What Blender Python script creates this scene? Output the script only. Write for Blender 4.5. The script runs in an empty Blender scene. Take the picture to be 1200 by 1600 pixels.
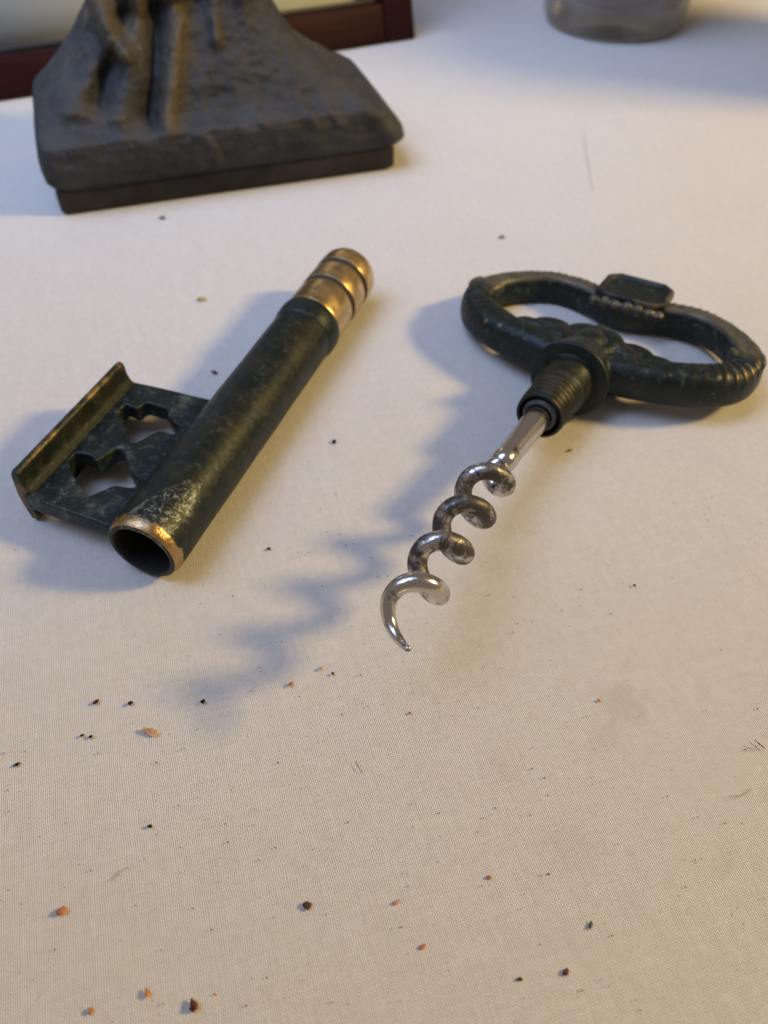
import bpy, bmesh, math, random
import numpy as np
from mathutils import Vector, Matrix, noise as mnoise

S = 0.001                                   # everything below is written in millimetres
scene = bpy.context.scene
COL = scene.collection
PI = math.pi

# ------------------------------------------------------------------ camera
cam_d = bpy.data.cameras.new('camera')
cam = bpy.data.objects.new('camera', cam_d)
COL.objects.link(cam)
cam.location = (0, 0, 115.35 * S)
cam.rotation_euler = (math.radians(90 - 48.236), 0, 0)
cam_d.sensor_fit = 'VERTICAL'
cam_d.sensor_height = 36
cam_d.sensor_width = 27
cam_d.lens = 36 * 1250 / 1600
cam_d.clip_start = 0.005
cam_d.clip_end = 20
cam_d.dof.use_dof = True
cam_d.dof.focus_distance = 0.124
cam_d.dof.aperture_fstop = 21
scene.camera = cam

# ------------------------------------------------------------------ room light
world = bpy.data.worlds.new('World')
scene.world = world
world.use_nodes = True
bgn = world.node_tree.nodes['Background']
bgn.inputs[0].default_value = (1.0, 0.83, 0.74, 1)
bgn.inputs[1].default_value = 0.205

def lamp(name, kind, loc, color, energy, target=None, **kw):
    d = bpy.data.lights.new(name, kind)
    d.color = color
    d.energy = energy
    for k, v in kw.items():
        setattr(d, k, v)
    o = bpy.data.objects.new(name, d)
    COL.objects.link(o)
    o.location = Vector(loc) * S
    if target is not None:
        o.rotation_euler = (Vector(target) - Vector(loc)).to_track_quat('-Z', 'Y').to_euler()
    return o

# the warm bulb to the right and the cool window light from upper left
lamp('warm_lamp', 'POINT', (800, 161, 527), (1.0, 0.712, 0.275), 31, shadow_soft_size=0.07)
lamp('window_light', 'AREA', (-220, 230, 430), (0.45, 0.60, 1.0), 0.83, target=(-50, 340, 0),
     shape='RECTANGLE', size=0.46, size_y=0.46, spread=math.radians(73))

scene.view_settings.view_transform = 'Standard'
scene.view_settings.look = 'None'
scene.view_settings.exposure = 0.06
scene.view_settings.gamma = 1
scene.cycles.use_denoising = True
scene.cycles.max_bounces = 8
scene.cycles.caustics_reflective = False
scene.cycles.caustics_refractive = False

# ------------------------------------------------------------------ helpers
def mesh_obj(name, verts, faces, mat, parent=None, smooth=True, scale=S):
    me = bpy.data.meshes.new(name)
    me.from_pydata([tuple(c * scale for c in v) for v in verts], [], faces)
    bm = bmesh.new(); bm.from_mesh(me)
    bmesh.ops.recalc_face_normals(bm, faces=bm.faces)
    bm.to_mesh(me); bm.free()
    return link(name, me, mat, parent, smooth)

def link(name, me, mat, parent=None, smooth=True):
    if mat is not None:
        me.materials.clear()
        me.materials.append(mat)
    me.polygons.foreach_set('use_smooth', [smooth] * len(me.polygons))
    o = bpy.data.objects.new(name, me)
    COL.objects.link(o)
    if parent is not None:
        o.parent = parent
    return o

def sharp(o, deg=35):
    me = o.data
    bm = bmesh.new(); bm.from_mesh(me)
    for e in bm.edges:
        if len(e.link_faces) == 2 and e.calc_face_angle(0) > math.radians(deg):
            e.smooth = False
    bm.to_mesh(me); bm.free()

def thing(name, label, cat, loc=(0, 0, 0), group=None):
    o = bpy.data.objects.new(name, None)
    COL.objects.link(o)
    o.empty_display_size = 0.01
    o.location = Vector(loc) * S
    tag(o, label, cat, group)
    return o

def tag(o, label, cat, group=None):
    o['label'] = label
    o['category'] = cat
    if group:
        o['group'] = group

def lathe_y(profile, n=96, closed=False):
    """profile = [(s along +Y, radius)] -> verts, faces around the local Y axis"""
    V, F = [], []
    for s, r in profile:
        for i in range(n):
            t = 2 * PI * i / n
            V.append((r * math.cos(t), s, r * math.sin(t)))
    m = len(profile)
    for k in range(m if closed else m - 1):
        k2 = (k + 1) % m
        for i in range(n):
            j = (i + 1) % n
            F.append((k * n + i, k * n + j, k2 * n + j, k2 * n + i))
    return V, F

def lathe_z(profile, n=96):
    V, F = lathe_y(profile, n)
    return [(x, -z, y) for x, y, z in V], F

def prism_box(x0, x1, y0, y1, z0, z1, bev=0.3, seg=2):
    bm = bmesh.new()
    bmesh.ops.create_cube(bm, size=1)
    for v in bm.verts:
        v.co = Vector(((x0 + x1) / 2 + v.co.x * (x1 - x0), (y0 + y1) / 2 + v.co.y * (y1 - y0), (z0 + z1) / 2 + v.co.z * (z1 - z0)))
    if bev:
        bmesh.ops.bevel(bm, geom=bm.edges[:], offset=bev, segments=seg, profile=0.5, affect='EDGES')
    V = [tuple(v.co) for v in bm.verts]
    bm.verts.index_update()
    F = [tuple(v.index for v in f.verts) for f in bm.faces]
    bm.free()
    return V, F

def ellipsoid(c, r, rot=0, n=14, m=9):
    V, F = [], []
    for k in range(m + 1):
        ph = PI * k / m
        for i in range(n):
            t = 2 * PI * i / n
            x, y, z = r[0] * math.sin(ph) * math.cos(t), r[1] * math.sin(ph) * math.sin(t), r[2] * math.cos(ph)
            V.append((c[0] + x * math.cos(rot) - y * math.sin(rot), c[1] + x * math.sin(rot) + y * math.cos(rot), c[2] + z))
    for k in range(m):
        for i in range(n):
            j = (i + 1) % n
            F.append((k * n + i, k * n + j, (k + 1) * n + j, (k + 1) * n + i))
    return V, F

def join(*parts):
    V, F = [], []
    for v, f in parts:
        o = len(V)
        V += list(v)
        F += [tuple(i + o for i in q) for q in f]
    return V, F

def tube_along(pts, radii, n=20, cap=True):
    P = [Vector(p) for p in pts]
    V, F = [], []
    up = None
    for i, p in enumerate(P):
        t = (P[min(i + 1, len(P) - 1)] - P[max(i - 1, 0)]).normalized()
        if up is None:
            up = t.orthogonal().normalized()
        up = (up - t * up.dot(t)).normalized()
        w = t.cross(up)
        for k in range(n):
            a = 2 * PI * k / n
            V.append(tuple(p + (up * math.cos(a) + w * math.sin(a)) * radii[i]))
    for i in range(len(P) - 1):
        for k in range(n):
            j = (k + 1) % n
            F.append((i * n + k, i * n + j, (i + 1) * n + j, (i + 1) * n + k))
    if cap:
        F.append(tuple(range(n)))
        F.append(tuple((len(P) - 1) * n + k for k in range(n)))
    return V, F

def remeshed(name, parts, voxel, mat, parent=None, smooth_it=2, fac=0.5):
    """fuse overlapping shapes into one continuous casting"""
    V, F = join(*parts)
    me = bpy.data.meshes.new(name)
    me.from_pydata([tuple(c * S for c in v) for v in V], [], F)
    bm = bmesh.new(); bm.from_mesh(me)
    bmesh.ops.recalc_face_normals(bm, faces=bm.faces)
    bm.to_mesh(me); bm.free()
    tmp = bpy.data.objects.new(name + '_tmp', me)
    COL.objects.link(tmp)
    rm = tmp.modifiers.new('r', 'REMESH'); rm.mode = 'VOXEL'; rm.voxel_size = voxel * S
    sm = tmp.modifiers.new('s', 'SMOOTH'); sm.iterations = smooth_it; sm.factor = fac
    dg = bpy.context.evaluated_depsgraph_get()
    out = bpy.data.meshes.new_from_object(tmp.evaluated_get(dg))
    bpy.data.objects.remove(tmp)
    bpy.data.meshes.remove(me)
    out.name = name
    return link(name, out, mat, parent)

def fbm(x, y, z, o=4):
    return mnoise.fractal(Vector((x, y, z)), 1.0, 2.0, o)

# ------------------------------------------------------------------ node helper
class NT:
    def __init__(self, name):
        self.m = bpy.data.materials.new(name)
        self.m.use_nodes = True
        self.t = self.m.node_tree
        self.t.nodes.clear()
        self.out = self.t.nodes.new('ShaderNodeOutputMaterial')
        self._co = None
    def n(self, typ, ins=None, **props):
        nd = self.t.nodes.new('ShaderNode' + typ)
        for k, v in props.items():
            setattr(nd, k, v)
        for k, v in (ins or {}).items():
            self.put(nd.inputs[k], v)
        return nd
    def put(self, sock, v):
        if isinstance(v, bpy.types.NodeSocket):
            self.t.links.new(v, sock)
        elif isinstance(v, (tuple, list)):
            sock.default_value = (*v, 1) if len(v) == 3 and sock.type == 'RGBA' else v
        else:
            sock.default_value = v
    @property
    def co(self):
        if self._co is None:
            self._co = self.n('TexCoord').outputs['Object']
        return self._co
    def math(self, op, a, b=0.0, c=0.0, clamp=False):
        nd = self.n('Math', {0: a, 1: b, 2: c}, operation=op)
        nd.use_clamp = clamp
        return nd.outputs[0]
    def noise(self, scale, detail=4, rough=0.55, vec=None, dist=0.0):
        return self.n('TexNoise', {'Vector': vec or self.co, 'Scale': scale, 'Detail': detail, 'Roughness': rough, 'Distortion': dist}).outputs['Fac']
    def ramp(self, f, a, b, lo=0.0, hi=1.0):
        nd = self.n('MapRange', {'Value': f, 'From Min': a, 'From Max': b, 'To Min': lo, 'To Max': hi})
        nd.interpolation_type = 'SMOOTHSTEP'
        return nd.outputs[0]
    def mix(self, f, a, b):
        nd = self.n('Mix', data_type='RGBA')
        self.put(nd.inputs[0], f); self.put(nd.inputs[6], a); self.put(nd.inputs[7], b)
        return nd.outputs[2]
    def fmix(self, f, a, b):
        nd = self.n('Mix', data_type='FLOAT')
        self.put(nd.inputs[0], f); self.put(nd.inputs[2], a); self.put(nd.inputs[3], b)
        return nd.outputs[0]
    def sep(self, v=None):
        return self.n('SeparateXYZ', {0: v or self.co}).outputs
    def vec(self, x, y, z):
        return self.n('CombineXYZ', {0: x, 1: y, 2: z}).outputs[0]
    def bump(self, h, dist, strength=1.0, normal=None):
        ins = {'Height': h, 'Distance': dist, 'Strength': strength}
        if normal is not None:
            ins['Normal'] = normal
        return self.n('Bump', ins).outputs[0]
    def done(self, **kw):
        b = self.n('BsdfPrincipled')
        names = {'color': 'Base Color', 'metal': 'Metallic', 'rough': 'Roughness', 'normal': 'Normal', 'spec': 'Specular IOR Level',
                 'trans': 'Transmission Weight', 'ior': 'IOR', 'coat': 'Coat Weight', 'coat_rough': 'Coat Roughness', 'sheen': 'Sheen Weight',
                 'alpha': 'Alpha', 'sss': 'Subsurface Weight'}
        for k, v in kw.items():
            self.put(b.inputs[names[k]], v)
        self.t.links.new(b.outputs[0], self.out.inputs[0])
        return self.m

# ------------------------------------------------------------------ materials
def mat_cloth():
    k = NT('cloth')
    rot = k.n('VectorRotate', {'Vector': k.co, 'Angle': math.radians(-17.5)}, rotation_type='Z_AXIS').outputs[0]
    x, y, z = k.sep(rot)
    wob = k.n('TexNoise', {'Vector': rot, 'Scale': 220.0, 'Detail': 3.0}).outputs['Color']
    wx, wy, wz = k.sep(wob)
    T = 0.00029
    u = k.math('MULTIPLY_ADD', wx, 0.00075, x)
    v = k.math('MULTIPLY_ADD', wy, 0.00075, y)
    su = k.math('SINE', k.math('MULTIPLY', u, PI / T))
    sv = k.math('SINE', k.math('MULTIPLY', v, PI / T))
    cell = k.math('MULTIPLY', su, sv)
    au = k.math('ABSOLUTE', su)
    av = k.math('ABSOLUTE', sv)
    # yarns of uneven thickness, running both ways
    warp = k.noise(1.0, 3, 0.6, k.vec(k.math('MULTIPLY', x, 2400.0), k.math('MULTIPLY', y, 60.0), 0.0))
    weft = k.noise(1.0, 3, 0.6, k.vec(k.math('MULTIPLY', x, 60.0), k.math('MULTIPLY', y, 2400.0), 7.0))
    h = k.math('ADD', k.math('MULTIPLY', cell, 0.14), k.math('ADD', k.math('MULTIPLY', au, 0.6), k.math('MULTIPLY', av, 0.42)))
    h = k.math('ADD', h, k.math('MULTIPLY_ADD', warp, 0.6, k.math('MULTIPLY', weft, 0.5)))
    # shade in the gaps between the yarns, painted as a darker colour
    hole = k.math('MULTIPLY', k.ramp(au, 0.80, 0.12), k.ramp(av, 0.85, 0.12))
    gap_var = k.ramp(k.noise(700, 3, 0.6), 0.32, 0.66)
    hole = k.math('MULTIPLY', hole, k.math('MULTIPLY_ADD', gap_var, 0.72, 0.13))
    tone = k.math('ADD', k.math('MULTIPLY', warp, 0.5), k.math('MULTIPLY', weft, 0.5))
    base = k.mix(k.ramp(tone, 0.3, 0.7), (0.735, 0.702, 0.632), (0.79, 0.762, 0.70))
    big = k.noise(14, 4, 0.6)
    base = k.mix(k.ramp(big, 0.42, 0.75, 0, 0.35), base, (0.74, 0.67, 0.56))
    base = k.mix(hole, base, (0.24, 0.18, 0.12))
    hue = k.noise(130, 4, 0.6)
    base = k.mix(k.ramp(hue, 0.40, 0.30, 0, 0.45), base, (0.76, 0.68, 0.63))
    base = k.mix(k.ramp(hue, 0.56, 0.70, 0, 0.45), base, (0.74, 0.71, 0.58))
    # old stains
    for sx, sy, rr, st in ((38.2, 62, 5.0, 0.20), (47.2, 37.9, 3.2, 0.20), (34, 56, 4, 0.12), (18, 52, 5, 0.10), (58, 47, 4, 0.14), (26, 40, 5, 0.10)):
        d = k.n('VectorMath', {0: k.co, 1: (sx * S, sy * S, 0)}, operation='DISTANCE').outputs['Value']
        d = k.math('MULTIPLY_ADD', k.noise(300, 3), -0.0055, d)
        base = k.mix(k.ramp(d, (rr - 2.6) * S, (rr - 6.5) * S, 0, st), base, (0.42, 0.29, 0.17))
    # fine grime caught in the weave
    g = k.n('TexVoronoi', {'Vector': k.co, 'Scale': 900.0}, feature='F1')
    gm = k.ramp(g.outputs['Distance'], 0.20, 0.08)
    gsel = k.math('GREATER_THAN', k.sep(g.outputs['Color'])[0], 0.74)
    patch = k.ramp(k.noise(45, 4, 0.65), 0.42, 0.68)
    base = k.mix(k.math('MULTIPLY', k.math('MULTIPLY', gm, gsel), k.math('MULTIPLY_ADD', patch, 0.55, 0.1)), base, (0.20, 0.15, 0.10))
    nb = k.bump(h, 0.00018, 0.9)
    return k.done(color=base, rough=0.92, spec=0.18, normal=nb, sheen=0.15)

def bronze_core(k, gold=None, goldcol=(0.52, 0.32, 0.12), verd=0.5, brown=0.5):
    n1 = k.noise(160, 5, 0.6)
    n2 = k.noise(520, 5, 0.65, dist=0.6)
    n3 = k.noise(1500, 4, 0.6)
    col = k.mix(k.ramp(n1, 0.35, 0.68), (0.009, 0.016, 0.014), (0.025, 0.024, 0.015) if brown > 0.6 else (0.017, 0.024, 0.022))
    col = k.mix(k.ramp(n2, 0.55, 0.78, 0, 0.75 * verd), col, (0.050, 0.085, 0.080))
    col = k.mix(k.ramp(k.math('MULTIPLY', n3, n2), 0.30, 0.42, 0, 0.8 * verd), col, (0.11, 0.15, 0.14))
    met = k.ramp(n2, 0.45, 0.75, 0.40, 0.10)
    rough = k.ramp(n2, 0.35, 0.8, 0.36, 0.66)
    bh = k.math('ADD', k.math('MULTIPLY', n2, 0.6), k.math('MULTIPLY', n3, 0.35))
    nrm = k.bump(bh, 0.00016, 0.8)
    if gold is not None:
        col = k.mix(gold, col, goldcol)
        met = k.fmix(gold, met, 1.0)
        rough = k.fmix(gold, rough, 0.34)
    return col, met, rough, nrm

def mat_bronze(name, edge=0.0, verd=0.5, brown=0.5):
    k = NT(name)
    gold = None
    if edge:
        pt = k.n('NewGeometry').outputs['Pointiness']
        gold = k.math('MULTIPLY', k.ramp(pt, 0.508, 0.555), k.ramp(k.noise(130, 3), 0.45, 0.60, 0, edge))
    if name == 'handle_bronze':
        x, y, z = k.sep()
        gold = k.math('MULTIPLY', gold, k.math('MULTIPLY', k.ramp(k.math('ABSOLUTE', x), 17 * S, 24 * S, 0.25, 1), k.ramp(z, 0.5 * S, 1.6 * S)))
    c, m, r, nb = bronze_core(k, gold, verd=verd, brown=brown)
    if name == 'handle_bronze':
        # the beaded band at the back is rubbed to a paler olive on top
        c = k.mix(k.ramp(pt, 0.49, 0.44, 0, 0.7), c, (0.055, 0.090, 0.082))
        c = k.mix(k.math('MULTIPLY', k.ramp(pt, 0.515, 0.57), k.ramp(k.noise(240, 4), 0.3, 0.65, 0, 0.6)), c, (0.15, 0.125, 0.075))
        rub = k.math('MULTIPLY', k.ramp(z, 2.2 * S, 3.3 * S), k.ramp(y, -20 * S, -27 * S))
        rub = k.math('MULTIPLY', rub, k.ramp(k.noise(320, 4), 0.25, 0.55, 0.35, 0.85))
        c = k.mix(rub, c, (0.135, 0.120, 0.082))
    if name == 'bit_bronze':
        pale = k.math('MULTIPLY', k.ramp(k.noise(150, 5, 0.62), 0.50, 0.68), k.ramp(k.noise(700, 4, 0.6), 0.30, 0.60))
        c = k.mix(k.math('MULTIPLY', pale, 0.7), c, (0.115, 0.14, 0.115))
    return k.done(color=c, metal=m, rough=r, normal=nb, spec=0.4)

def mat_tube():
    k = NT('tube_bronze')
    x, y, z = k.sep()
    wob = k.noise(420, 4, 0.6)
    yy = k.math('MULTIPLY_ADD', wob, -0.0034, y)
    rad = k.math('SQRT', k.math('ADD', k.math('POWER', x, 2.0), k.math('POWER', k.math('SUBTRACT', z, 7 * S), 2.0)))
    outer = k.math('GREATER_THAN', rad, 6.44 * S)
    band = k.math('MULTIPLY', k.math('MULTIPLY', k.ramp(yy, 0.60 * S, 0.05 * S), outer), k.ramp(k.noise(900, 4, 0.7), 0.30, 0.42, 0.25, 1.0))
    c, m, r, nb = bronze_core(k, band, goldcol=(0.50, 0.32, 0.13), verd=0.22, brown=1)
    # crusted verdigris wedge on top near the mouth
    xe = k.math('DIVIDE', k.math('SUBTRACT', k.math('MULTIPLY_ADD', y, -0.22, x), 1.2 * S), k.math('MULTIPLY_ADD', y, -0.16, 4.6 * S))
    ye = k.math('DIVIDE', k.math('SUBTRACT', y, 4.5 * S), 9.6 * S)
    d = k.math('SQRT', k.math('ADD', k.math('POWER', xe, 2.0), k.math('POWER', ye, 2.0)))
    d = k.math('MULTIPLY_ADD', k.noise(500, 3), 0.5, d)
    inside = k.math('MULTIPLY', k.ramp(d, 1.34, 1.16), k.math('GREATER_THAN', z, 8 * S))
    rim = k.math('MULTIPLY', inside, k.math('MULTIPLY', k.ramp(d, 0.98, 1.14), k.ramp(k.noise(260, 3), 0.42, 0.6)))
    crust = k.ramp(k.noise(1000, 5, 0.66, dist=1.2), 0.50, 0.64)
    cover = k.ramp(k.noise(330, 4, 0.6), 0.25, 0.5)
    mk = k.math('MULTIPLY', inside, k.math('MAXIMUM', k.math('MULTIPLY', crust, cover), k.math('MULTIPLY', rim, 0.6)))
    c = k.mix(k.math('MULTIPLY', mk, 0.85), c, (0.23, 0.26, 0.23))
    r = k.fmix(k.math('MULTIPLY', inside, 0.6), r, 0.30)
    nb = k.bump(k.math('MULTIPLY', k.noise(1150, 4, 0.6, dist=1.0), inside), 0.00012, 0.8, nb)
    # near-black matte colour inside the bore
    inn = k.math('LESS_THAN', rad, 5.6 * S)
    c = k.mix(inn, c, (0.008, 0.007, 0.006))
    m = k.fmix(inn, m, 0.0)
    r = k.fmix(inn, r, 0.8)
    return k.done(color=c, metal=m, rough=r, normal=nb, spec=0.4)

def mat_brass():
    k = NT('worn_brass')
    n1 = k.noise(210, 5, 0.6)
    n2 = k.noise(700, 4, 0.6)
    col = k.mix(k.ramp(n1, 0.35, 0.65), (0.52, 0.365, 0.165), (0.72, 0.53, 0.26))
    dirt = k.ramp(n2, 0.60, 0.72, 0, 0.75)
    y = k.sep()[1]
    gr = k.math('MAXIMUM', k.ramp(k.math('ABSOLUTE', k.math('SUBTRACT', y, 80.7 * S)), 1.05 * S, 0.88 * S), k.ramp(k.math('ABSOLUTE', k.math('SUBTRACT', y, 88.6 * S)), 1.05 * S, 0.88 * S))
    dirt = k.math('MAXIMUM', dirt, k.math('MULTIPLY', gr, 0.93))
    for (bx_, by_, bz_, br_) in ((0.0, 75.6, 13.9, 0.8), (0.3, 76.8, 13.9, 0.7), (0.9, 77.1, 13.9, 0.6), (2.4, 74.2, 13.6, 0.35)):
        dd = k.n('VectorMath', {0: k.co, 1: (bx_ * S, by_ * S, bz_ * S)}, operation='DISTANCE').outputs['Value']
        dd = k.math('MULTIPLY_ADD', n2, 0.0006, dd)
        dirt = k.math('MAXIMUM', dirt, k.ramp(dd, (br_ + 0.45) * S, br_ * S, 0, 0.85))
    col = k.mix(dirt, col, (0.030, 0.020, 0.010))
    rough = k.math('ADD', k.ramp(n1, 0.3, 0.7, 0.30, 0.40), k.math('MULTIPLY', dirt, 0.35))
    return k.done(color=col, metal=k.math('SUBTRACT', 1.0, k.math('MULTIPLY', dirt, 0.95)), rough=rough, normal=k.bump(n2, 0.0001, 0.4))

def mat_steel():
    k = NT('plated_steel')
    x, y, z = k.sep()
    n1 = k.noise(240, 5, 0.62)
    n2 = k.noise(1300, 4, 0.65)
    # the middle turns have lost their shine
    mid = k.math('MULTIPLY', k.ramp(y, 36 * S, 44 * S), k.ramp(y, 74 * S, 62 * S))
    g = k.math('ADD', k.math('MULTIPLY', n1, 0.8), k.math('ADD', k.math('MULTIPLY', n2, 0.35), k.math('ADD', k.math('MULTIPLY_ADD', mid, 0.13, 0.03), k.ramp(y, 36 * S, 32 * S, 0, -0.16))))
    grime = k.ramp(g, 0.61, 0.77, 0, 0.92)
    col = k.mix(grime, (0.60, 0.57, 0.54), (0.04, 0.034, 0.028))
    return k.done(color=col, metal=k.fmix(grime, 1.0, 0.7), rough=k.fmix(grime, 0.19, 0.5), normal=k.bump(n2, 0.00008, 0.5))

def mat_statue():
    k = NT('dusty_bronze')
    n1 = k.noise(60, 6, 0.65)
    n2 = k.noise(260, 6, 0.7)
    at = k.n('Attribute'); at.attribute_name = 'brass'
    gold = k.math('MULTIPLY', at.outputs['Fac'], k.ramp(n2, 0.32, 0.6, 0.25, 1.0))
    col = k.mix(k.ramp(n1, 0.35, 0.68), (0.021, 0.022, 0.023), (0.048, 0.047, 0.045))
    col = k.mix(k.ramp(n2, 0.60, 0.80, 0, 0.5), col, (0.12, 0.108, 0.085))
    sx, sy, sz = k.sep()
    sc = k.noise(1.0, 4, 0.7, k.vec(k.math('MULTIPLY_ADD', sz, 300.0, k.math('MULTIPLY', sx, 420.0)), k.math('MULTIPLY', sy, 90.0), k.math('MULTIPLY', sz, 110.0)), 1.2)
    col = k.mix(k.ramp(sc, 0.64, 0.72, 0, 0.55), col, (0.15, 0.14, 0.12))
    pt = k.n('NewGeometry').outputs['Pointiness']
    col = k.mix(k.ramp(pt, 0.53, 0.62, 0, 0.4), col, (0.22, 0.18, 0.12))
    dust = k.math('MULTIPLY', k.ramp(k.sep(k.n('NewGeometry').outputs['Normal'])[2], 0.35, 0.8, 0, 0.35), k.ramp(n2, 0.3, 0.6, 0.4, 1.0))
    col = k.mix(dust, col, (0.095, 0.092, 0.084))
    col = k.mix(gold, col, (0.115, 0.088, 0.048))
    met = k.fmix(gold, 0.35, 0.55)
    return k.done(color=col, metal=met, rough=k.ramp(n2, 0.3, 0.8, 0.42, 0.68), normal=k.bump(k.math('ADD', n1, k.math('MULTIPLY', n2, 0.7)), 0.0016, 0.9), spec=0.35)

def mat_simple(name, col, rough=0.6, metal=0.0, var=0.25, scale=150, bump=0.0002, spec=0.4, **kw):
    k = NT(name)
    n = k.noise(scale, 5, 0.6)
    c = k.mix(k.ramp(n, 0.3, 0.7), tuple(v * (1 - var) for v in col), tuple(min(1, v * (1 + var)) for v in col))
    return k.done(color=c, rough=rough, metal=metal, normal=k.bump(n, bump, 0.6), spec=spec, **kw)

def mat_wood():
    k = NT('mahogany')
    x, y, z = k.sep()
    g = k.noise(1.0, 5, 0.6, k.vec(k.math('MULTIPLY', x, 30.0), k.math('MULTIPLY', y, 400.0), k.math('MULTIPLY', z, 400.0)))
    c = k.mix(k.ramp(g, 0.3, 0.7), (0.017, 0.0028, 0.0022), (0.031, 0.0058, 0.0042))
    return k.done(color=c, rough=0.62, normal=k.bump(g, 0.0002, 0.4), spec=0.15)

M_CLOTH = mat_cloth()
M_TUBE = mat_tube()
M_BIT = mat_bronze('bit_bronze', edge=0.0, verd=0.75, brown=0.2)
M_RIB = mat_bronze('rib_bronze', edge=0.32, verd=0.25, brown=1.0)
M_RING = mat_bronze('handle_bronze', edge=0.85, verd=0.55, brown=0.5)
M_COLLAR = mat_bronze('collar_bronze', edge=0.0, verd=0.18, brown=0.2)
M_BRASS = mat_brass()
M_STEEL = mat_steel()
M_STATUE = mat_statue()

# ------------------------------------------------------------------ the tablecloth
def build_cloth():
    def axis(lo, hi, a, b, fine, coarse):
        r = list(np.arange(lo, a, coarse)) + list(np.arange(a, b, fine)) + list(np.arange(b, hi + 1, coarse))
        return r
    xs = axis(-900, 900, -170, 190, 2.5, 40)
    ys = axis(-400, 1300, 0, 420, 2.5, 40)
    V, F = [], []
    for y in ys:
        for x in xs:
            z = 0.24 * fbm(x * .018, y * .018, 3) - 0.24
            # two soft fold lines right of the corkscrew, one at the far right
            for (ax, ay, bx, by, w, hh) in ((58, 133, 84, 104, 3.0, 0.32), (70, 140, 96, 121, 2.5, 0.25), (58, 262, 63, 232, 1.1, 0.22), (62, 232, 60, 205, 1.4, 0.12), (20, 300, 110, 285, 7, .3)):
                dx, dy = bx - ax, by - ay
                L2 = dx * dx + dy * dy
                t = ((x - ax) * dx + (y - ay) * dy) / L2
                tc = min(1, max(0, t))
                d = math.hypot(x - ax - tc * dx, y - ay - tc * dy)
                z += hh * math.exp(-(d / w) ** 2) * (1 - 0.5 * abs(2 * tc - 1))
            V.append((x, y, min(z, 0.25)))
    nx = len(xs)
    for j in range(len(ys) - 1):
        for i in range(nx - 1):
            F.append((j * nx + i, j * nx + i + 1, (j + 1) * nx + i + 1, (j + 1) * nx + i))
    o = mesh_obj('tablecloth', V, F, M_CLOTH)
    tag(o, 'off-white woven cotton tablecloth spread under the key and corkscrew', 'tablecloth')
build_cloth()

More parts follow.
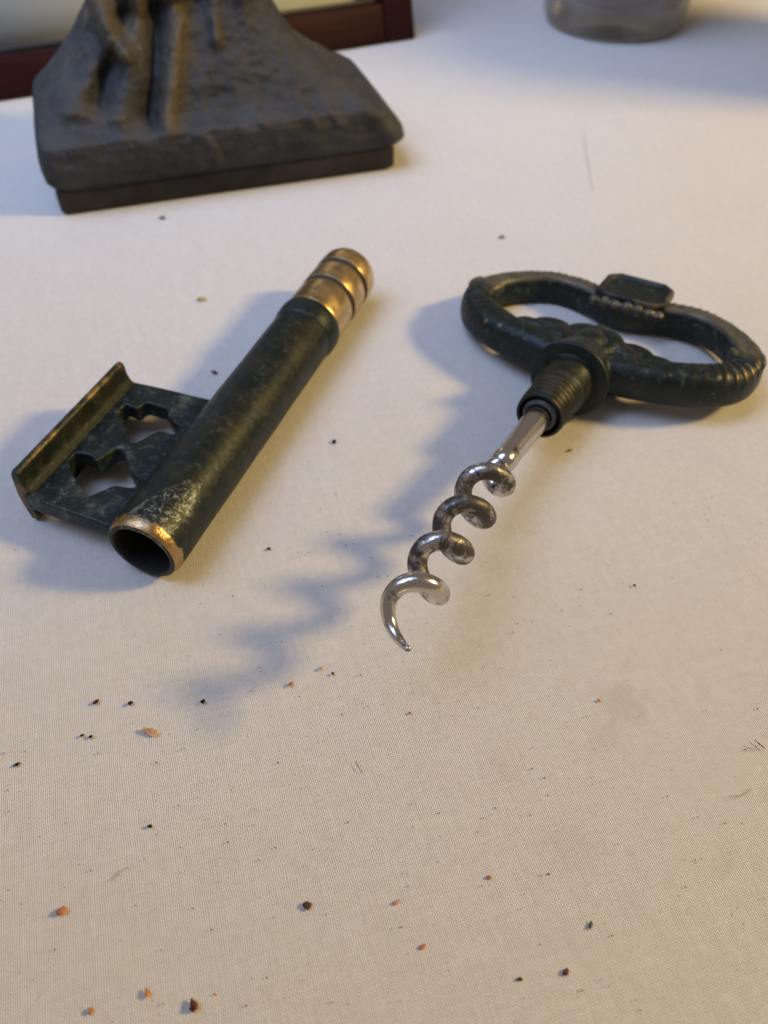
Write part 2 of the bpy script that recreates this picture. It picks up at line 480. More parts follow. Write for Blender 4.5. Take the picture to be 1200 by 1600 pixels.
# ------------------------------------------------------------------ the key (sheath of the corkscrew)
def build_key():
    root = thing('key_sheath', 'dark bronze hollow key with brass banded end and pierced bit', 'key', (-42.16, 87.47, 0))
    root.rotation_euler = (0, 0, -math.radians(20.668))
    R = 7.0
    prof = [(1.2, 5.42), (0.12, 5.46), (0.0, 5.62), (0.0, 6.35), (0.15, 6.52), (1.0, 6.84), (1.8, 6.97), (3, 7.0)]
    prof += [(s, R + 0.03 * math.sin(s * 0.35)) for s in range(5, 67, 2)]
    prof += [(67.2, 7.0), (67.6, 6.95), (67.6, 5.4), (58, 5.4), (57.9, 0.01)]
    V, F = lathe_y(prof, 128)
    inner = lathe_y([(1.2, 5.42), (30, 5.4), (50, 5.4), (50.2, 0.01)], 64)
    V2, F2 = join((V, F), inner)
    V2 = [(x, y, z + R) for x, y, z in V2]
    mesh_obj('tube', V2, F2, M_TUBE, root)
    # raised collar before the brass end
    pr = [(66.0, 6.6), (66.2, 7.02), (67.2, 7.18), (68.4, 7.40), (69.6, 7.46), (70.8, 7.44), (71.4, 7.3), (71.6, 6.4)]
    V, F = lathe_y(pr, 96)
    mesh_obj('collar_ring', [(x, y, z + R) for x, y, z in V], F, M_COLLAR, root)
    # turned brass end with two grooves
    pr = [(71.2, 6.3), (71.5, 6.98), (72.2, 7.06), (75, 7.08), (79.5, 7.08), (79.9, 7.0), (80.05, 6.5), (80.2, 6.3), (81.2, 6.3), (81.35, 6.5), (81.5, 7.0), (81.9, 7.1), (84.5, 7.12), (87.3, 7.1),
          (87.8, 7.0), (87.95, 6.5), (88.1, 6.3), (89.1, 6.3), (89.25, 6.5), (89.4, 7.0), (89.8, 7.1), (92.6, 7.08), (94.2, 6.9), (95.2, 6.5), (95.8, 5.8), (96.1, 4.6), (96.3, 2.4), (96.35, 0.01)]
    V, F = lathe_y(pr, 96)
    mesh_obj('end_cap', [(x, y, z + R) for x, y, z in V], F, M_BRASS, root)
    # bit: pierced plate
    outer = [(3.2, -26.8), (2.8, -20), (2.6, -12), (2.4, -5.5), (39.4, -5.5), (39.2, -12), (39.0, -20), (38.6, -26.8)]
    h1 = [(29.9, -23.6), (31.8, -23.2), (31.4, -20.6), (33.6, -19.9), (33.6, -17.2), (33.3, -15.0), (30.7, -12.2), (29.6, -9.4), (27.6, -9.8), (27.4, -12.6), (25.8, -13.9), (23.4, -15.0), (22.4, -16.4), (23.4, -18.7), (25.8, -19.3), (27.4, -22.2)]
    h2 = [(12.6, -23.6), (15.8, -24.6), (16.5, -21.7), (15.7, -19.6), (18.4, -18.6), (20.2, -17.2), (18.2, -14.8), (15.3, -11.7), (14.2, -9.1), (12.2, -9.3), (11.4, -12.7), (9.4, -14.2), (7.6, -15.9), (9.6, -19.4)]
    cu = bpy.data.curves.new('plate_curve', 'CURVE')
    cu.dimensions = '2D'; cu.fill_mode = 'BOTH'; cu.extrude = 1.4 * S; cu.bevel_depth = 0.45 * S; cu.bevel_resolution = 2
    cu.offset = -0.45 * S
    for poly, smooth in ((outer, False), (h1, True), (h2, True)):
        if smooth:
            pts = []
            n = len(poly)
            for i in range(n):             # Catmull-Rom through the cut-out's corners
                p0, p1, p2, p3 = (np.array(poly[(i + q) % n]) for q in (-1, 0, 1, 2))
                for t in (0, .25, .5, .75):
                    q = 0.5 * (2 * p1 + (p2 - p0) * t + (2 * p0 - 5 * p1 + 4 * p2 - p3) * t * t + (3 * p1 - p0 - 3 * p2 + p3) * t ** 3)
                    pts.append(tuple(q * 0.85 + 0.15 * (p1 + (p2 - p1) * t)))
        else:
            pts = poly
        sp = cu.splines.new('POLY')
        sp.points.add(len(pts) - 1)
        for i, (a, b) in enumerate(pts):
            sp.points[i].co = (b * S, a * S, 0, 1)
        sp.use_cyclic_u = True
    tmp = bpy.data.objects.new('plate_tmp', cu)
    COL.objects.link(tmp)
    dg = bpy.context.evaluated_depsgraph_get()
    me = bpy.data.meshes.new_from_object(tmp.evaluated_get(dg))
    bpy.data.objects.remove(tmp)
    for v in me.vertices:
        v.co.z += 6.15 * S
    o = link('bit_plate', me, M_BIT, root)
    sharp(o, 40)
    # bit: outer rib, a tall flange with hollowed inner faces
    sec = [(-28.3, 0.15), (-27.0, 0.3), (-26.7, 1.2), (-26.9, 2.8), (-26.5, 4.2), (-25.4, 5.0), (-25.0, 6.4), (-25.3, 7.9), (-26.2, 8.9), (-26.7, 10.3), (-26.75, 12.3), (-27.0, 12.9), (-27.6, 13.15),
           (-28.15, 12.9), (-28.45, 12.0), (-28.95, 9.0), (-29.15, 6.5), (-28.95, 3.5), (-28.6, 1.0)]
    ys = [3.9, 4.15, 4.6] + list(np.linspace(6, 36, 14)) + [37.6, 38.1, 38.35]
    V, F = [], []
    n = len(sec)
    for i, y in enumerate(ys):
        k = {0: .90, 1: .97}.get(i, {0: .90, 1: .97}.get(len(ys) - 1 - i, 1))
        for (b, z) in sec:
            V.append((-27.6 + (b + 27.6) * k, y, 6.6 + (z - 6.6) * (k + (1 - k) * .6)))
    for i in range(len(ys) - 1):
        for j in range(n):
            j2 = (j + 1) % n
            F.append((i * n + j, i * n + j2, (i + 1) * n + j2, (i + 1) * n + j))
    F.append(tuple(range(n)))
    F.append(tuple((len(ys) - 1) * n + j for j in range(n)))
    o = mesh_obj('bit_rib', V, F, M_RIB, root)
    sharp(o, 45)
    # fillet where the bit runs into the tube
    V, F = [], []
    for y in np.linspace(2.6, 39.2, 20):
        for (b, z) in ((-5.2, 3.2), (-6.4, 4.2), (-7.6, 5.2), (-8.6, 5.6), (-8.6, 7.4), (-7.5, 8.0), (-6.3, 9.2), (-5.0, 10.8)):
            V.append((b, y, z))
    for i in range(19):
        for j in range(7):
            F.append((i * 8 + j, i * 8 + j + 1, (i + 1) * 8 + j + 1, (i + 1) * 8 + j))
    F.append(tuple(range(8))); F.append(tuple(19 * 8 + j for j in range(8)))
    mesh_obj('bit_root', V, F, M_BIT, root)
build_key()

# ------------------------------------------------------------------ the corkscrew
def build_corkscrew():
    a = Vector((-0.50735129, -0.85378628, 0.11680608))
    b = Vector((0.85967095, -0.51084818, 0.0))
    c = Vector((0.05967017, 0.10041479, 0.99315474))
    roll = 0.035
    bx = b * math.cos(roll) + c * math.sin(roll)
    cz = c * math.cos(roll) - b * math.sin(roll)
    root = thing('corkscrew', 'corkscrew with dark bronze oval key handle and bright steel spiral', 'corkscrew')
    root.matrix_world = Matrix(((-bx.x, a.x, cz.x, 38.647 * S), (-bx.y, a.y, cz.y, 132.797 * S), (-bx.z, a.z, cz.z, 8.304 * S), (0, 0, 0, 1)))
    L = lambda B, K, h: (-B, -K, h)            # B to the right, K towards the back of the handle, h up
    # handle ring, swept round a flattened oval
    n, m = 420, 44
    V, F = [], []
    cen = []
    for i in range(n):
        t = 2 * PI * i / n
        ct, st = math.cos(t), math.sin(t)
        B = 30.2 * math.copysign(abs(ct) ** 0.80, ct)
        K = 23.6 + 14.0 * math.copysign(abs(st) ** 0.84, st)
        if st > 0:
            K -= 3.4 * math.exp(-(B / 8.0) ** 2)
            K += 1.9 * math.exp(-((abs(B) - 18) / 8) ** 2)
        else:
            K -= 1.6 * math.exp(-(B / 12.0) ** 2)
        cen.append((B, K))
    arr = np.array(cen)
    tan = np.roll(arr, -2, 0) - np.roll(arr, 2, 0)
    tan /= np.linalg.norm(tan, axis=1)[:, None]
    for i in range(n):
        t = 2 * PI * i / n
        B, K = cen[i]
        nx, ny = tan[i][1], -tan[i][0]         # outward in the plane of the ring
        back = 1 / (1 + math.exp(-(K - 26.5) / 1.1))
        ends = math.exp(-((abs(B) - 30) / 5.0) ** 2)
        fru = 3.7 + 0.5 * math.exp(-((abs(B) - 24) / 6) ** 2)
        ru = fru * (1 - back) + (2.55 + 0.5 * ends) * back
        rv = 4.4 * (1 - back) + 3.45 * back
        du = (4.7 - fru) * (1 - back) + (4.15 - 2.55 - 0.5 * ends) * back
        s = i / n
        # shoulders carry a slanting rope of leaf tips
        sh = math.exp(-((K - 20.5) / 6.0) ** 2) * (1 if abs(B) > 12 else 0)
        for j in range(m):
            p = 2 * PI * j / m
            cp, sp = math.cos(p), math.sin(p)
            e = 0.78 - 0.32 * back
            u = ru * math.copysign(abs(cp) ** e, cp)
            v = rv * math.copysign(abs(sp) ** e, sp)
            if back > 0.1 and v > 0:
                # flat top with raised inner lip and a row of beads
                q = u / ru
                v += back * (0.30 * math.exp(-((q + 0.66) / 0.16) ** 2) - 0.34 * math.exp(-((q + 0.25) / 0.22) ** 2)
                             + (0.15 + 0.55 * max(0, math.sin(2 * PI * s * 105))) * math.exp(-((q - 0.32) / 0.2) ** 2))
            if sh > 0.02 and sp > -0.5:
                w = 0.5 + 0.5 * math.sin(2 * PI * s * 58 + (u / ru) * 2.2)
                k = (0.5 if B > 0 else 0.3) * sh * (w - 0.5) * max(0, min(1, (sp - 0.15) * 2.2))
                u += k * cp * 0.9
                v += k * sp * 1.2
            u += du
            lump = 0.10 * fbm(B * .3 + u * .2, K * .3, v * .4)
            V.append(L(B + nx * (u + lump), K + ny * (u + lump), v + lump))
    for i in range(n):
        i2 = (i + 1) % n
        for j in range(m):
            j2 = (j + 1) % m
            F.append((i * m + j, i2 * m + j, i2 * m + j2, i * m + j2))
    parts = [(V, F)]
    # boss behind the flange and palmette on its inner side
    bv, bf = lathe_y([(-12.5, 0.01), (-12.3, 3.2), (-10.5, 5.3), (-7.5, 6.6), (-4.5, 7.4), (-2.2, 7.9), (-0.9, 7.9), (-0.9, 0.01)], 64)
    parts.append((bv, bf))
    for (B, K, h, rx, ry, rz, ro) in ((-10.2, 14.6, 3.2, 4.6, 2.2, 1.6, .25), (-13.8, 12.9, 3.0, 4.2, 1.6, 1.5, -.15), (-1.8, 13.8, 4.1, 4.6, 3.4, 1.7, .15), (2.6, 13.8, 4.1, 4.4, 3.2, 1.7, -.15), (0.4, 14.6, 4.6, 1.2, 3.0, 1.7, 0),
                                       (10.0, 13.2, 3.2, 4.4, 2.1, 1.6, -.2), (14.2, 11.8, 3.0, 4.2, 1.6, 1.5, .2), (-7.4, 11.2, 3.4, 4.2, 2.6, 1.7, .3), (7.8, 10.6, 3.4, 4.2, 2.6, 1.7, -.3),
                                       (0.2, 10.0, 4.8, 3.4, 4.2, 1.9, 0), (-4.8, 10.6, 4.3, 1.5, 4.2, 1.1, .6), (5.2, 10.2, 4.3, 1.5, 4.2, 1.1, -.6)):
        ev, ef = ellipsoid((B, K, h), (rx, ry, rz), ro)
        parts.append(([L(*q) for q in ev], ef))
        ev, ef = ellipsoid((B, K, -h), (rx, ry, rz), ro)
        if K > 11:
            parts.append(([L(*q) for q in ev], ef))
    # leaf tips where the leaf arms meet the beaded band
    for sgn in (-1, 1):
        for kk, (B, K) in enumerate(((33.2, 27.2), (31.2, 26.6), (29.2, 26.6), (27.4, 26.2))):
            ev, ef = ellipsoid((sgn * (B + 0.4), K - 2, 3.0), (0.95, 2.8, 1.4), sgn * 0.35)
            parts.append(([L(*q) for q in ev], ef))
    # little husks in front of the plaque
    for B in (-7.2, -4.6, -2, 0.8, 3.4, 6.0, 8.0):
        ev, ef = ellipsoid((B + 0.8, 33.6 + 0.010 * B * B, 2.5 + 0.3 * math.sin(B * 2.1)), (1.5, 1.7, 1.5 + 0.25 * math.sin(B * 3.7)))
        parts.append(([L(*q) for q in ev], ef))
    remeshed('handle', parts, 0.30, M_RING, root, 2, 0.45)
    # crest plaque on the back of the ring
    oct_ = [(-8.4, -4.6), (-6.4, -6.5), (6.4, -6.5), (8.4, -4.6), (8.4, 4.2), (6.0, 6.5), (-6.0, 6.5), (-8.4, 4.2)]
    def ring(k, h):
        return [L(1.2 + x * k, 39.9 + y * k, h) for x, y in oct_]
    V = ring(.90, 1.6) + ring(.96, 2.3) + ring(1, 2.8) + ring(1, 4.2) + ring(.955, 5.0) + ring(.86, 5.05) + ring(.80, 4.4) + ring(.77, 4.25)
    F = []
    for k in range(7):
        for j in range(8):
            j2 = (j + 1) % 8
            F.append((k * 8 + j, k * 8 + j2, (k + 1) * 8 + j2, (k + 1) * 8 + j))
    F.append(tuple(range(8))); F.append(tuple(56 + j for j in range(8)))
    o = mesh_obj('crest_plaque', V, F, M_PLAQUE, root, smooth=True)
    bv = o.modifiers.new('bevel', 'BEVEL'); bv.width = 0.6 * S; bv.segments = 3; bv.limit_method = 'ANGLE'; bv.angle_limit = math.radians(25)
    # flange
    pr = [(-1.6, 6), (-1.5, 8.2), (-1.2, 8.5), (-0.5, 8.55), (-0.15, 8.46), (0.0, 8.2), (0.05, 6.0)]
    V, F = lathe_y(pr, 96)
    V = [(x * (1 + .006 * math.sin(5 * math.atan2(z, x))), y, z) for x, y, z in V]
    mesh_obj('flange', V, F, M_COLLAR, root)
    # spigot with thread grooves
    pr = [(-0.2, 6.3), (0.3, 6.0), (1.2, 5.85), (5.6, 5.75), (6.3, 5.72), (6.6, 5.4), (7.2, 5.3)]
    for q in (7.6, 9.1, 10.6, 12.1, 13.6):     # worn coarse thread
        pr += [(q, 5.42 - 0.012 * q), (q + 0.35, 5.48 - 0.012 * q), (q + 0.75, 5.42 - 0.012 * q), (q + 1.0, 5.08 - 0.012 * q), (q + 1.2, 5.08 - 0.012 * q)]
    pr += [(15.0, 5.2), (15.6, 5.16), (15.9, 5.02), (15.9, 4.55), (15.6, 4.4), (12.0, 4.3), (11.9, 2.0)]
    pr = [(q, r * (0.95 if q > 0.8 else 1.0)) for q, r in pr]
    V, F = lathe_y(pr, 96)
    mesh_obj('threaded_spigot', V, F, M_SPIGOT, root)
    pr = [(12.0, 3.7), (15.0, 3.6), (15.9, 3.4), (16.2, 3.0), (16.2, 2.7), (15.6, 2.66), (15.5, 2.3)]
    V, F = lathe_y(pr, 64)
    V = [(x * (1 + .02 * math.sin(3 * math.atan2(z, x) + 1)), y, z) for x, y, z in V]
    mesh_obj('solder_ring', V, F, M_SOLDER, root)
    # steel shank and spiral as one forging
    K = lambda s: (0.0, s, 0.0)
    sh = lathe_y([(13.3, 0.01), (13.3, 2.66), (18, 2.62), (24, 2.45), (29.4, 2.32), (30.6, 2.28), (31.0, 2.36), (31.9, 2.46), (33.2, 2.38), (34.2, 2.0), (34.9, 1.2), (35.1, 0.01)], 48)
    rw, ro = 1.58, 4.86
    pts, rad = [], []
    U0, U1 = -0.62, 3.93
    N = 330
    for i in range(N + 1):
        u = U0 + (U1 - U0) * i / N
        k = min(1, max(0, (u - U0) / 0.5)); k = k * k * (3 - 2 * k)
        rc = (ro - rw - 0.106 * max(u, 0)) * k
        th = 2 * PI * u
        s = 38.7 + 10.53 * u
        if u < -0.1:
            s = 38.7 + 10.53 * u + (-0.1 - u) * 1.5
        e = max(0, (u - 3.2) / (U1 - 3.2))
        s += 1.3 * e * e
        rr = rw if u < 3.1 else rw * (1 - 0.74 * ((u - 3.1) / (U1 - 3.1)) ** 1.7)
        rc += (rw - rr) * 0.35
        Bc = 1.0 * u * k + rc * math.cos(th)
        hc = 0.807 * u * k + rc * math.sin(th)
        # the handle's roll is taken out again for the spiral
        B2 = Bc * math.cos(roll) + hc * math.sin(roll)
        h2 = hc * math.cos(roll) - Bc * math.sin(roll)
        pts.append((-B2, s, h2)); rad.append(rr)
    tv, tf = tube_along(pts, rad, 24)
    # end of the wire is rounded over
    o = mesh_obj('shank', sh[0], sh[1], M_STEEL, root)
    mesh_obj('spiral', tv, tf, M_STEEL, root)
M_PLAQUE = mat_bronze('plaque_bronze', edge=0.35, verd=0.3, brown=0.3)
M_SPIGOT = mat_bronze('spigot_bronze', edge=0.08, verd=0.08, brown=0.7)
M_SOLDER = mat_simple('old_solder', (0.085, 0.082, 0.075), rough=0.6, metal=0.4, var=0.4, scale=700)
build_corkscrew()

# ------------------------------------------------------------------ the bronze figure base
def build_statue():
    root = thing('statuette', 'dusty grey bronze statuette base with draped robe and brass fold', 'statuette', (-45.0, 232.0, 0))
    root.rotation_euler = (0, 0, math.radians(17.3))
    V, F = prism_box(-50, 50.8, 0, 47, 0.2, 7.6, 1.4, 3)
    mesh_obj('plinth', V, F, mat_simple('plinth_bronze', (0.026, 0.020, 0.015), rough=0.45, metal=0.45, var=0.5, scale=60), root)
    Z = [7, 9, 12, 17, 19, 20.5, 22, 26, 30, 36, 43, 50, 60, 75, 90, 100]
    XL = [-50.5, -52, -52.3, -51.8, -51.5, -51.2, -50.6, -46, -41.5, -35.5, -30, -27, -24, -21, -17, -8]
    XR = [52.5, 55, 54, 50, 47, 43.8, 41, 34.5, 29.2, 25, 21, 18.5, 16, 14, 11, 5]
    YF = [-0.4, -1.6, -1.8, -1.2, -0.4, 2.4, 5.0, 8.0, 10.6, 15.0, 20, 23, 25.5, 27.5, 30, 33]
    YB = [47, 49, 49, 48.5, 48.3, 48, 47.8, 47, 46.5, 46, 45.5, 45, 44.5, 44, 43, 38]
    EX = [14, 14, 14, 13, 12, 11, 10, 8, 6.5, 4.8, 3.6, 2.6, 2.4, 2.3, 2.2, 2.0]
    def seg(px, pz, line):
        best = 1e9
        for (x0, z0), (x1, z1) in zip(line[:-1], line[1:]):
            dx, dz = x1 - x0, z1 - z0
            t = max(0, min(1, ((px - x0) * dx + (pz - z0) * dz) / (dx * dx + dz * dz)))
            best = min(best, math.hypot(px - x0 - t * dx, pz - z0 - t * dz))
        return best
    feats = [  # line, half width, height (+ towards the viewer), brass
        ([(-5, 46), (-6.1, 41.4), (-7.9, 38.3), (-10.5, 31.3), (-13.0, 26.2), (-15.2, 21.2)], 2.3, 3.2, 1.0),
        ([(-12, 44), (-13.0, 40.0), (-15.1, 33.0), (-17.5, 26.6), (-19.6, 21.8)], 1.9, -3.2, 0),
        ([(-19, 43), (-21.1, 39.3), (-25.7, 33.9), (-29.4, 30.3), (-32.9, 26.0)], 2.4, -4.6, 0),
        ([(-27.8, 52), (-26.8, 47.0), (-25.1, 41.5), (-23.0, 36.4)], 3.0, 4.4, .8),
        ([(-14, 52), (-16.6, 44.2), (-19.6, 39.8), (-23.0, 36.4)], 2.2, 3.6, .9),
        ([(-30.4, 42), (-31.4, 40.1), (-35.0, 36.6), (-37.7, 32.3)], 2.2, -3.0, 0),
        ([(-29.3, 42.6), (-33.0, 40.6), (-36.9, 37.1), (-40, 33)], .9, 1.6, .8),
        ([(-22.7, 32.4), (-25.1, 27.3), (-27.4, 22.8)], 3.4, 1.9, 0),
        ([(3.6, 44), (3.4, 40.7), (2.8, 36.8)], 1.7, 1.8, .45),
        ([(-5.0, 44), (1.7, 45)], 2.2, -3.2, 0),
        ([(-40, 25), (-34, 23.5), (-27, 22.4)], 1.6, 1.2, .3),
        ([(36, 25), (44, 17), (50, 10)], 1.5, 1.2, .15),
        ([(22, 23), (25, 19), (27, 15)], .8, .8, .2), ([(-6, 18), (-4, 13), (-3, 10)], .7, .7, .2), ([(9, 21), (12, 18)], .7, .8, .2), ([(30, 21), (34, 16)], .8, .8, .2),
        ([(-9, 60), (-8, 48)], 3, 2.5, .5), ([(8, 80), (10, 60), (12, 44)], 3, 2, 0), ([(-2, 90), (-1, 66), (-2, 50)], 3, -2, 0),
    ]
    zs = np.concatenate([np.arange(7, 50, 0.55), np.arange(50, 100.1, 1.6)])
    n = 260
    V, F, brass = [], [], []
    for z in zs:
        xl, xr, yf, yb, ex = (np.interp(z, Z, q) for q in (XL, XR, YF, YB, EX))
        cx, cy, hx, hy = (xl + xr) / 2, (yf + yb) / 2, (xr - xl) / 2, (yb - yf) / 2
        for i in range(n):
            t = 2 * PI * (i + 0.5) / n
            # spend more points on the front
            t = t + 0.25 * math.sin(t + PI / 2 + PI) * 0 
            ct, st = math.cos(t), math.sin(t)
            k = (abs(ct) ** ex + abs(st) ** ex) ** (-1 / ex)
            x, y = cx + hx * k * ct, cy + hy * k * st
            nx, ny = ct / hx * 30, st / hy * 30
            nl = math.hypot(nx, ny)
            d = 0.45 * fbm(x * .07, y * .07, z * .09) + 0.32 * fbm(x * .25, y * .25, z * .25) + 0.15 * fbm(x * .5, y * .5, z * .5) + 0.12 * fbm(x * 1.3, y * 1.3, z * 1.3)
            if z < 9:
                d *= (z - 6.5) / 2.5
            bm_ = 0.0
            if st < 0.25:
                for line, w, hgt, br in feats:
                    q = seg(x, z, line)
                    if q < 2.5 * w:
                        g = math.exp(-(q / w) ** 2)
                        d += 1.05 * hgt * g
                        bm_ = max(bm_, br * min(1, g * 1.3))
            V.append((x + nx / nl * d * .35, y + ny / nl * d, z + (0.25 * d if 10 < z < 60 else 0)))
            brass.append(bm_)
    m = len(zs)
    for k in range(m - 1):
        for i in range(n):
            j = (i + 1) % n
            F.append((k * n + i, k * n + j, (k + 1) * n + j, (k + 1) * n + i))
    F.append(tuple(range(n)))
    F.append(tuple((m - 1) * n + i for i in range(n)))
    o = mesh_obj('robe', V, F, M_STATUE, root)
    at = o.data.attributes.new('brass', 'FLOAT', 'POINT')
    at.data.foreach_set('value', brass)
build_statue()

# ------------------------------------------------------------------ the picture frame
def build_frame():
    root = thing('picture_frame', 'dark red wooden picture frame with pale sheet behind the statuette', 'picture frame', (13.1, 361.9, 0))
    d = math.atan2(63.3, 149.9)
    root.rotation_euler = (math.radians(-16), 0, d)          # local X runs right along the bottom rail, leaning back
    W, Hh, bw, th = 235, 190, 13.0, 12
    wood = mat_wood()
    def rail(name, x0, x1, z0, z1):
        V, F = prism_box(x0, x1, 0.3, th, z0, z1, 0.8, 2)
        return mesh_obj(name, V, F, wood, root)
    rail('rail', -W + bw, -bw, 0.4, bw + 1.2)
    rail('rail', -W + bw, -bw, Hh - bw, Hh)
    rail('stile', -bw + 0.05, -0.0, 0.4, Hh)
    rail('stile', -W, -W + bw - 0.05, 0.4, Hh)
    slip = mat_simple('frame_slip', (0.018, 0.016, 0.016), rough=0.5, var=0.2)
    for (x0, x1, z0, z1) in ((-W + bw, -bw, bw + 1.2, bw + 3), (-W + bw, -bw, Hh - bw - 1.8, Hh - bw), (-bw - 1.8, -bw, bw + 3, Hh - bw - 1.8), (-W + bw, -W + bw + 1.8, bw + 3, Hh - bw - 1.8)):
        V, F = prism_box(x0, x1, 3.0, th - 1, z0, z1, 0.2, 1)
        mesh_obj('slip', V, F, slip, root)
    V, F = prism_box(-W + bw, -bw, th - 3, th - 1.5, bw, Hh - bw, 0)
    mesh_obj('backing_sheet', V, F, mat_simple('pale_sheet', (0.82, 0.90, 0.91), rough=0.55, var=0.03, scale=20), root)
build_frame()

# ------------------------------------------------------------------ glass jar, far right
def build_jar():
    root = thing('glass_jar', 'thick bottomed glass jar with greyish mauve wax at the top edge', 'jar', (97.5, 384.5, 0.1))
    k = NT('jar_glass')
    n = k.noise(40, 3)
    nb = k.bump(n, 0.0012, 0.5)
    tr = k.n('BsdfTransparent', {'Color': (0.88, 0.87, 0.84)})
    gl = k.n('BsdfGlossy', {'Color': (0.9, 0.9, 0.9), 'Roughness': 0.16, 'Normal': nb})
    df = k.n('BsdfDiffuse', {'Color': (0.42, 0.40, 0.36), 'Normal': nb})
    fr = k.n('LayerWeight', {'Blend': 0.28, 'Normal': nb})
    m1 = k.n('MixShader', {0: k.ramp(n, 0.3, 0.7, 0.12, 0.34), 1: tr.outputs[0], 2: df.outputs[0]})
    m2 = k.n('MixShader', {0: k.math('MULTIPLY', fr.outputs['Fresnel'], 0.55), 1: m1.outputs[0], 2: gl.outputs[0]})
    k.t.links.new(m2.outputs[0], k.out.inputs[0])
    glass = k.m
    pr = [(1.0, 0.01), (0.7, 18), (0.0, 22), (0.0, 25), (0.8, 27.3), (2.4, 28.8), (5, 29.6), (10, 29.9), (70, 30.2), (74, 30.0), (75, 29.2), (74, 28.4), (70, 28), (12, 27.6), (9.6, 26.5), (8.6, 23), (8.2, 0.01)]
    V, F = lathe_z(pr, 96)
    mesh_obj('glass_wall', V, F, glass, root)
    k = NT('mauve_wax')
    x, y, z = k.sep()
    n = k.noise(55, 4, 0.6)
    c = k.mix(k.ramp(n, 0.35, 0.65), (0.40, 0.38, 0.42), (0.50, 0.36, 0.46))
    wax = k.done(color=c, rough=0.6)
    V, F = lathe_z([(11.5, 0.01), (11.6, 22.5), (12.2, 26.1), (14.2, 27.2), (52, 27.5), (53, 0.01)], 64)
    mesh_obj('wax', V, F, wax, root)
build_jar()

# ------------------------------------------------------------------ canister standing just right of the picture
def build_canister():
    root = thing('canister', 'dark stoneware canister with knobbed lid standing right of the glass jar', 'canister', (262, 313, 0.1))
    m = mat_simple('stoneware', (0.035, 0.026, 0.020), rough=0.35, var=0.3, scale=60)
    V, F = lathe_z([(2, 0.01), (0.2, 37), (0, 39), (1.2, 41), (5, 41.5), (134, 41.5), (140, 40.6), (143, 38), (143, 0.01)], 72)
    mesh_obj('canister_body', V, F, m, root)
    V, F = lathe_z([(143.2, 0.01), (143.2, 39.5), (144.5, 41), (147, 41), (150, 36), (154, 22), (156, 8), (158, 6.5), (161, 9.5), (165, 10), (168.5, 7), (169.5, 0.01)], 72)
    mesh_obj('lid', V, F, m, root)
build_canister()

# ------------------------------------------------------------------ crumbs, fibres, specks
def flake_mesh(name, sx, sy, sz, seed, cone=False):
    rnd = random.Random(seed)
    bm = bmesh.new()
    bmesh.ops.create_icosphere(bm, subdivisions=2, radius=1)
    for v in bm.verts:
        p = v.co.copy()
        f = 1 + 0.60 * mnoise.noise(p * 1.6 + Vector((seed * 3.1, seed, 0))) + 0.38 * mnoise.noise(p * 3.4 + Vector((seed, 0, seed * 7.7)))
        q = Vector((p.x * sx * f, p.y * sy * f, p.z * sz * f))
        if cone:
            tap = 1 - 0.42 * (q.y / sy)
            q.x *= tap; q.z *= tap
        q.z = max(q.z, -sz * 0.6) + sz * 0.6
        v.co = q * S
    me = bpy.data.meshes.new(name)
    bm.to_mesh(me); bm.free()
    return me

CR = {}
def crumb_mat(name, col):
    if name not in CR:
        CR[name] = mat_simple('crumb_' + name, col, rough=0.8, var=0.45, scale=900, bump=0.0004, spec=0.25)
    return CR[name]
tan = crumb_mat('tan', (0.56, 0.34, 0.19)); rust = crumb_mat('rust', (0.50, 0.20, 0.08)); maroon = crumb_mat('maroon', (0.085, 0.022, 0.018))
black = crumb_mat('black', (0.018, 0.016, 0.013)); brown = crumb_mat('brown', (0.085, 0.045, 0.022)); chestnut = crumb_mat('chestnut', (0.13, 0.045, 0.022))
yellow = crumb_mat('yellow', (0.42, 0.36, 0.16)); grey = crumb_mat('grey', (0.13, 0.12, 0.10))

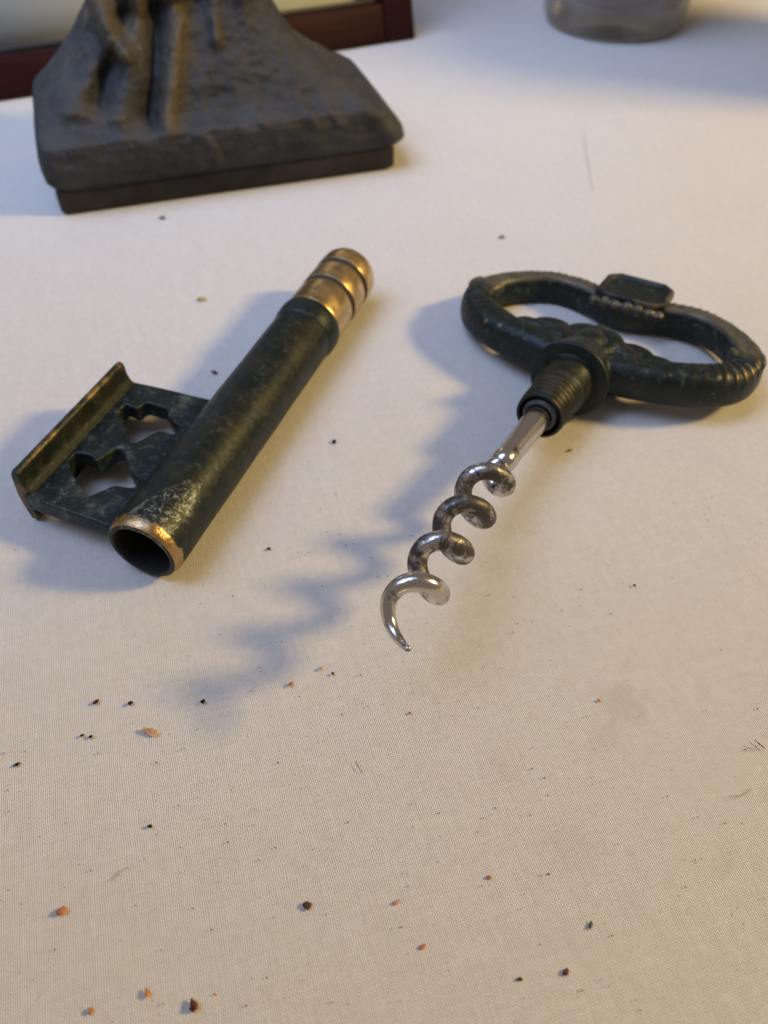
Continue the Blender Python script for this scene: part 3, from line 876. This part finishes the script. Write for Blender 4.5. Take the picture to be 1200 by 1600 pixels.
crumbs = [  # x, y, half length, half width, half height, heading, material, label
    (-36.1, 57.2, 1.35, .52, .34, -.30, tan, 'largest pale orange flake, long and flat, left of the spiral shadow tip'),
    (-45.9, 62.3, .50, .27, .30, .9, maroon, 'dark maroon chip lying alone left of the black crumb'),
    (-40.4, 62.1, .42, .32, .32, .6, black, 'jagged black crumb left of the spiral shadow tip'),
    (-46.7, 56.6, .30, .22, .25, .5, black, 'left one of two small black crumbs lying close together'),
    (-45.3, 56.4, .34, .24, .26, .7, black, 'right one of two small black crumbs lying close together'),
    (-55.3, 51.9, .50, .24, .28, .6, black, 'dark splinter crumb with rusty tip near the left edge'),
    (-33.5, 42.7, .32, .26, .30, .2, black, 'lone black crumb below the large pale orange flake'),
    (-43.0, 31.4, .72, .55, .40, .6, rust, 'chunky orange brown crumb at the lower left'),
    (-10.3, 32.1, .52, .48, .46, .3, brown, 'round dark brown crumb in the lower middle of the cloth'),
    (-23.7, 20.5, .80, .50, .55, 2.0, chestnut, 'largest dark reddish brown pointed crumb near the bottom'),
    (-29.8, 21.9, .62, .24, .28, 1.0, rust, 'slim orange splinter left of the pointed brown crumb'),
    (-36.4, 19.9, .42, .28, .28, 1.6, rust, 'small orange crumb nearest the bottom left corner'),
    (-15.1, 65.5, .40, .30, .30, .8, rust, 'bright orange crumb below the spiral shadow'),
    (-10.4, 68.4, .30, .28, .26, .2, tan, 'pale orange crumb beside a dark red one near the spiral tip'),
    (-8.4, 67.5, .25, .22, .24, .2, maroon, 'tiny dark red crumb nearest the spiral tip'),
    (-28.9, 62.4, .34, .30, .32, 1.2, black, 'black crumb inside the tip of the spiral shadow'),
    (14.4, 35.7, .32, .26, .24, .1, rust, 'small orange crumb lower right of the middle'),
    (1.6, 32.5, .55, .24, .22, .5, tan, 'faint tan flake right of the round dark brown crumb'),
    (5.0, 27.1, .52, .22, .22, .7, rust, 'thin rusty splinter near the bottom middle'),
    (23.2, 24.2, .50, .30, .30, .9, chestnut, 'reddish brown crumb near the bottom right'),
    (17.2, 23.4, .34, .20, .22, .1, chestnut, 'small reddish crumb beside the larger bottom right crumb'),
    (27.3, 29.7, .50, .24, .22, 1.2, grey, 'greenish grey sliver above the reddish bottom right crumb'),
    (4.1, 60.4, .24, .22, .22, .3, rust, 'tiny red orange crumb in front of the spiral tip'),
    (34.3, 62.6, .28, .22, .20, -.5, rust, 'rust coloured crumb beside the faint brown stain'),
    (-10.5, 122.6, .52, .36, .40, .9, black, 'black crumb between the key tube and the spiral'),
    (-21.4, 93.8, .42, .26, .26, .1, maroon, 'dark red crumb to the right of the key mouth'),
    (-46.1, 175.2, 1.1, .8, .45, .1, yellow, 'blurred yellowish crumb above the shadow of the key'),
    (-38.8, 145.8, .9, .32, .26, -.5, maroon, 'pinkish dark flake in the shadow of the key tube'),
    (-63.7, 216.3, .8, .6, .5, .1, grey, 'blurred grey crumb in front of the statuette base'),
    (32.8, 205.6, .7, .5, .45, .1, grey, 'blurred grey crumb above the corkscrew handle'),
    (44.7, 85.4, .26, .18, .20, 0, black, 'tiny black crumb to the right of the spiral'),
    (38.5, 120.1, .60, .22, .24, .3, grey, 'greyish crumb beside the steel shank'),
]
for i, (x, y, sx, sy, sz, rz, m, lab) in enumerate(crumbs):
    cone = 'pointed' in lab
    me = flake_mesh('crumb', sx if not cone else sy, sy if not cone else sx, sz * (1 if cone else 0.72), i + 1, cone)
    o = link('crumb', me, m, None, smooth=False)
    o.location = (x * S, y * S, 0.02 * S)
    o.rotation_euler = (0, 0, rz if not cone else 0.35)
    tag(o, lab, 'crumb', 'cork crumbs and dirt scattered on the cloth')

fibre_mat = crumb_mat('fibre_red', (0.14, 0.045, 0.02))
fibre_pale = crumb_mat('fibre_pale', (0.30, 0.25, 0.14))
fibre_grey = crumb_mat('fibre_grey', (0.30, 0.28, 0.25))
fibres = [
    ([(-4.3, 52.6), (-4.1, 51.9), (-3.7, 51.2), (-3.3, 50.7)], .055, fibre_mat, 'thin curved reddish fibre in the middle of the lower cloth'),
    ([(-37.4, 35.2), (-36.6, 36.0), (-35.9, 36.8), (-35.2, 37.0)], .06, fibre_pale, 'pale straw coloured fibre at the lower left'),
    ([(57.0, 55.8), (57.6, 55.1), (58.3, 54.3)], .085, fibre_mat, 'straight red brown splinter at the right edge'),
    ([(54.9, 54.9), (56.0, 54.4), (57.6, 54.2)], .05, fibre_pale, 'pale fibre next to the red brown splinter'),
    ([(50.5, 47.1), (52.0, 47.0), (53.4, 47.6), (54.4, 48.4)], .05, fibre_pale, 'curved pale fibre below the red brown splinter'),
    ([(67.3, 275.5), (65.9, 264.0), (64.8, 252.5), (62.6, 231.6)], .07, fibre_grey, 'long grey hair lying on the cloth far right'),
]
for pts, r, m, lab in fibres:
    P = []
    for i in range(len(pts) - 1):
        for t in (0, .33, .66):
            P.append((pts[i][0] + (pts[i + 1][0] - pts[i][0]) * t, pts[i][1] + (pts[i + 1][1] - pts[i][1]) * t, 0.12 + r))
    P.append((*pts[-1], 0.1 + r))
    V, F = tube_along(P, [r * (1 - .5 * abs(2 * i / (len(P) - 1) - 1)) for i in range(len(P))], 8)
    o = mesh_obj('fibre', V, F, m)
    tag(o, lab, 'fibre', 'loose fibres on the cloth')

def specks(name, n, cols, seed, box):
    rnd = random.Random(seed)
    V, F, mi = [], [], []
    for _ in range(n):
        x, y = rnd.uniform(box[0], box[1]), rnd.uniform(box[2], box[3])
        if mnoise.noise(Vector((x * .03, y * .03, seed))) < rnd.uniform(-0.6, 0.35):
            continue
        r = 0.035 + 0.15 * rnd.random() ** 5
        a0 = rnd.random() * 7
        el = rnd.uniform(.5, 1)
        o = len(V)
        for k in range(5):
            t = a0 + 2 * PI * k / 5
            q = r * rnd.uniform(.7, 1.2)
            px, py = q * math.cos(t), q * math.sin(t) * el
            V.append((x + px, y + py, 0.06))
        V.append((x, y, 0.10 + r * .9))
        ci = rnd.randrange(len(cols))
        for k in range(5):
            F.append((o + k, o + (k + 1) % 5, o + 5)); mi.append(ci)
    o = mesh_obj(name, V, F, cols[0], None, smooth=False)
    for c in cols[1:]:
        o.data.materials.append(c)
    o.data.polygons.foreach_set('material_index', mi)
    o['kind'] = 'stuff'
    o['label'] = 'fine dark dust and crumbs caught in the cloth'
specks('dust_specks', 2600, [brown, rust, grey, chestnut, yellow, black, brown], 5, (-75, 75, 12, 108))
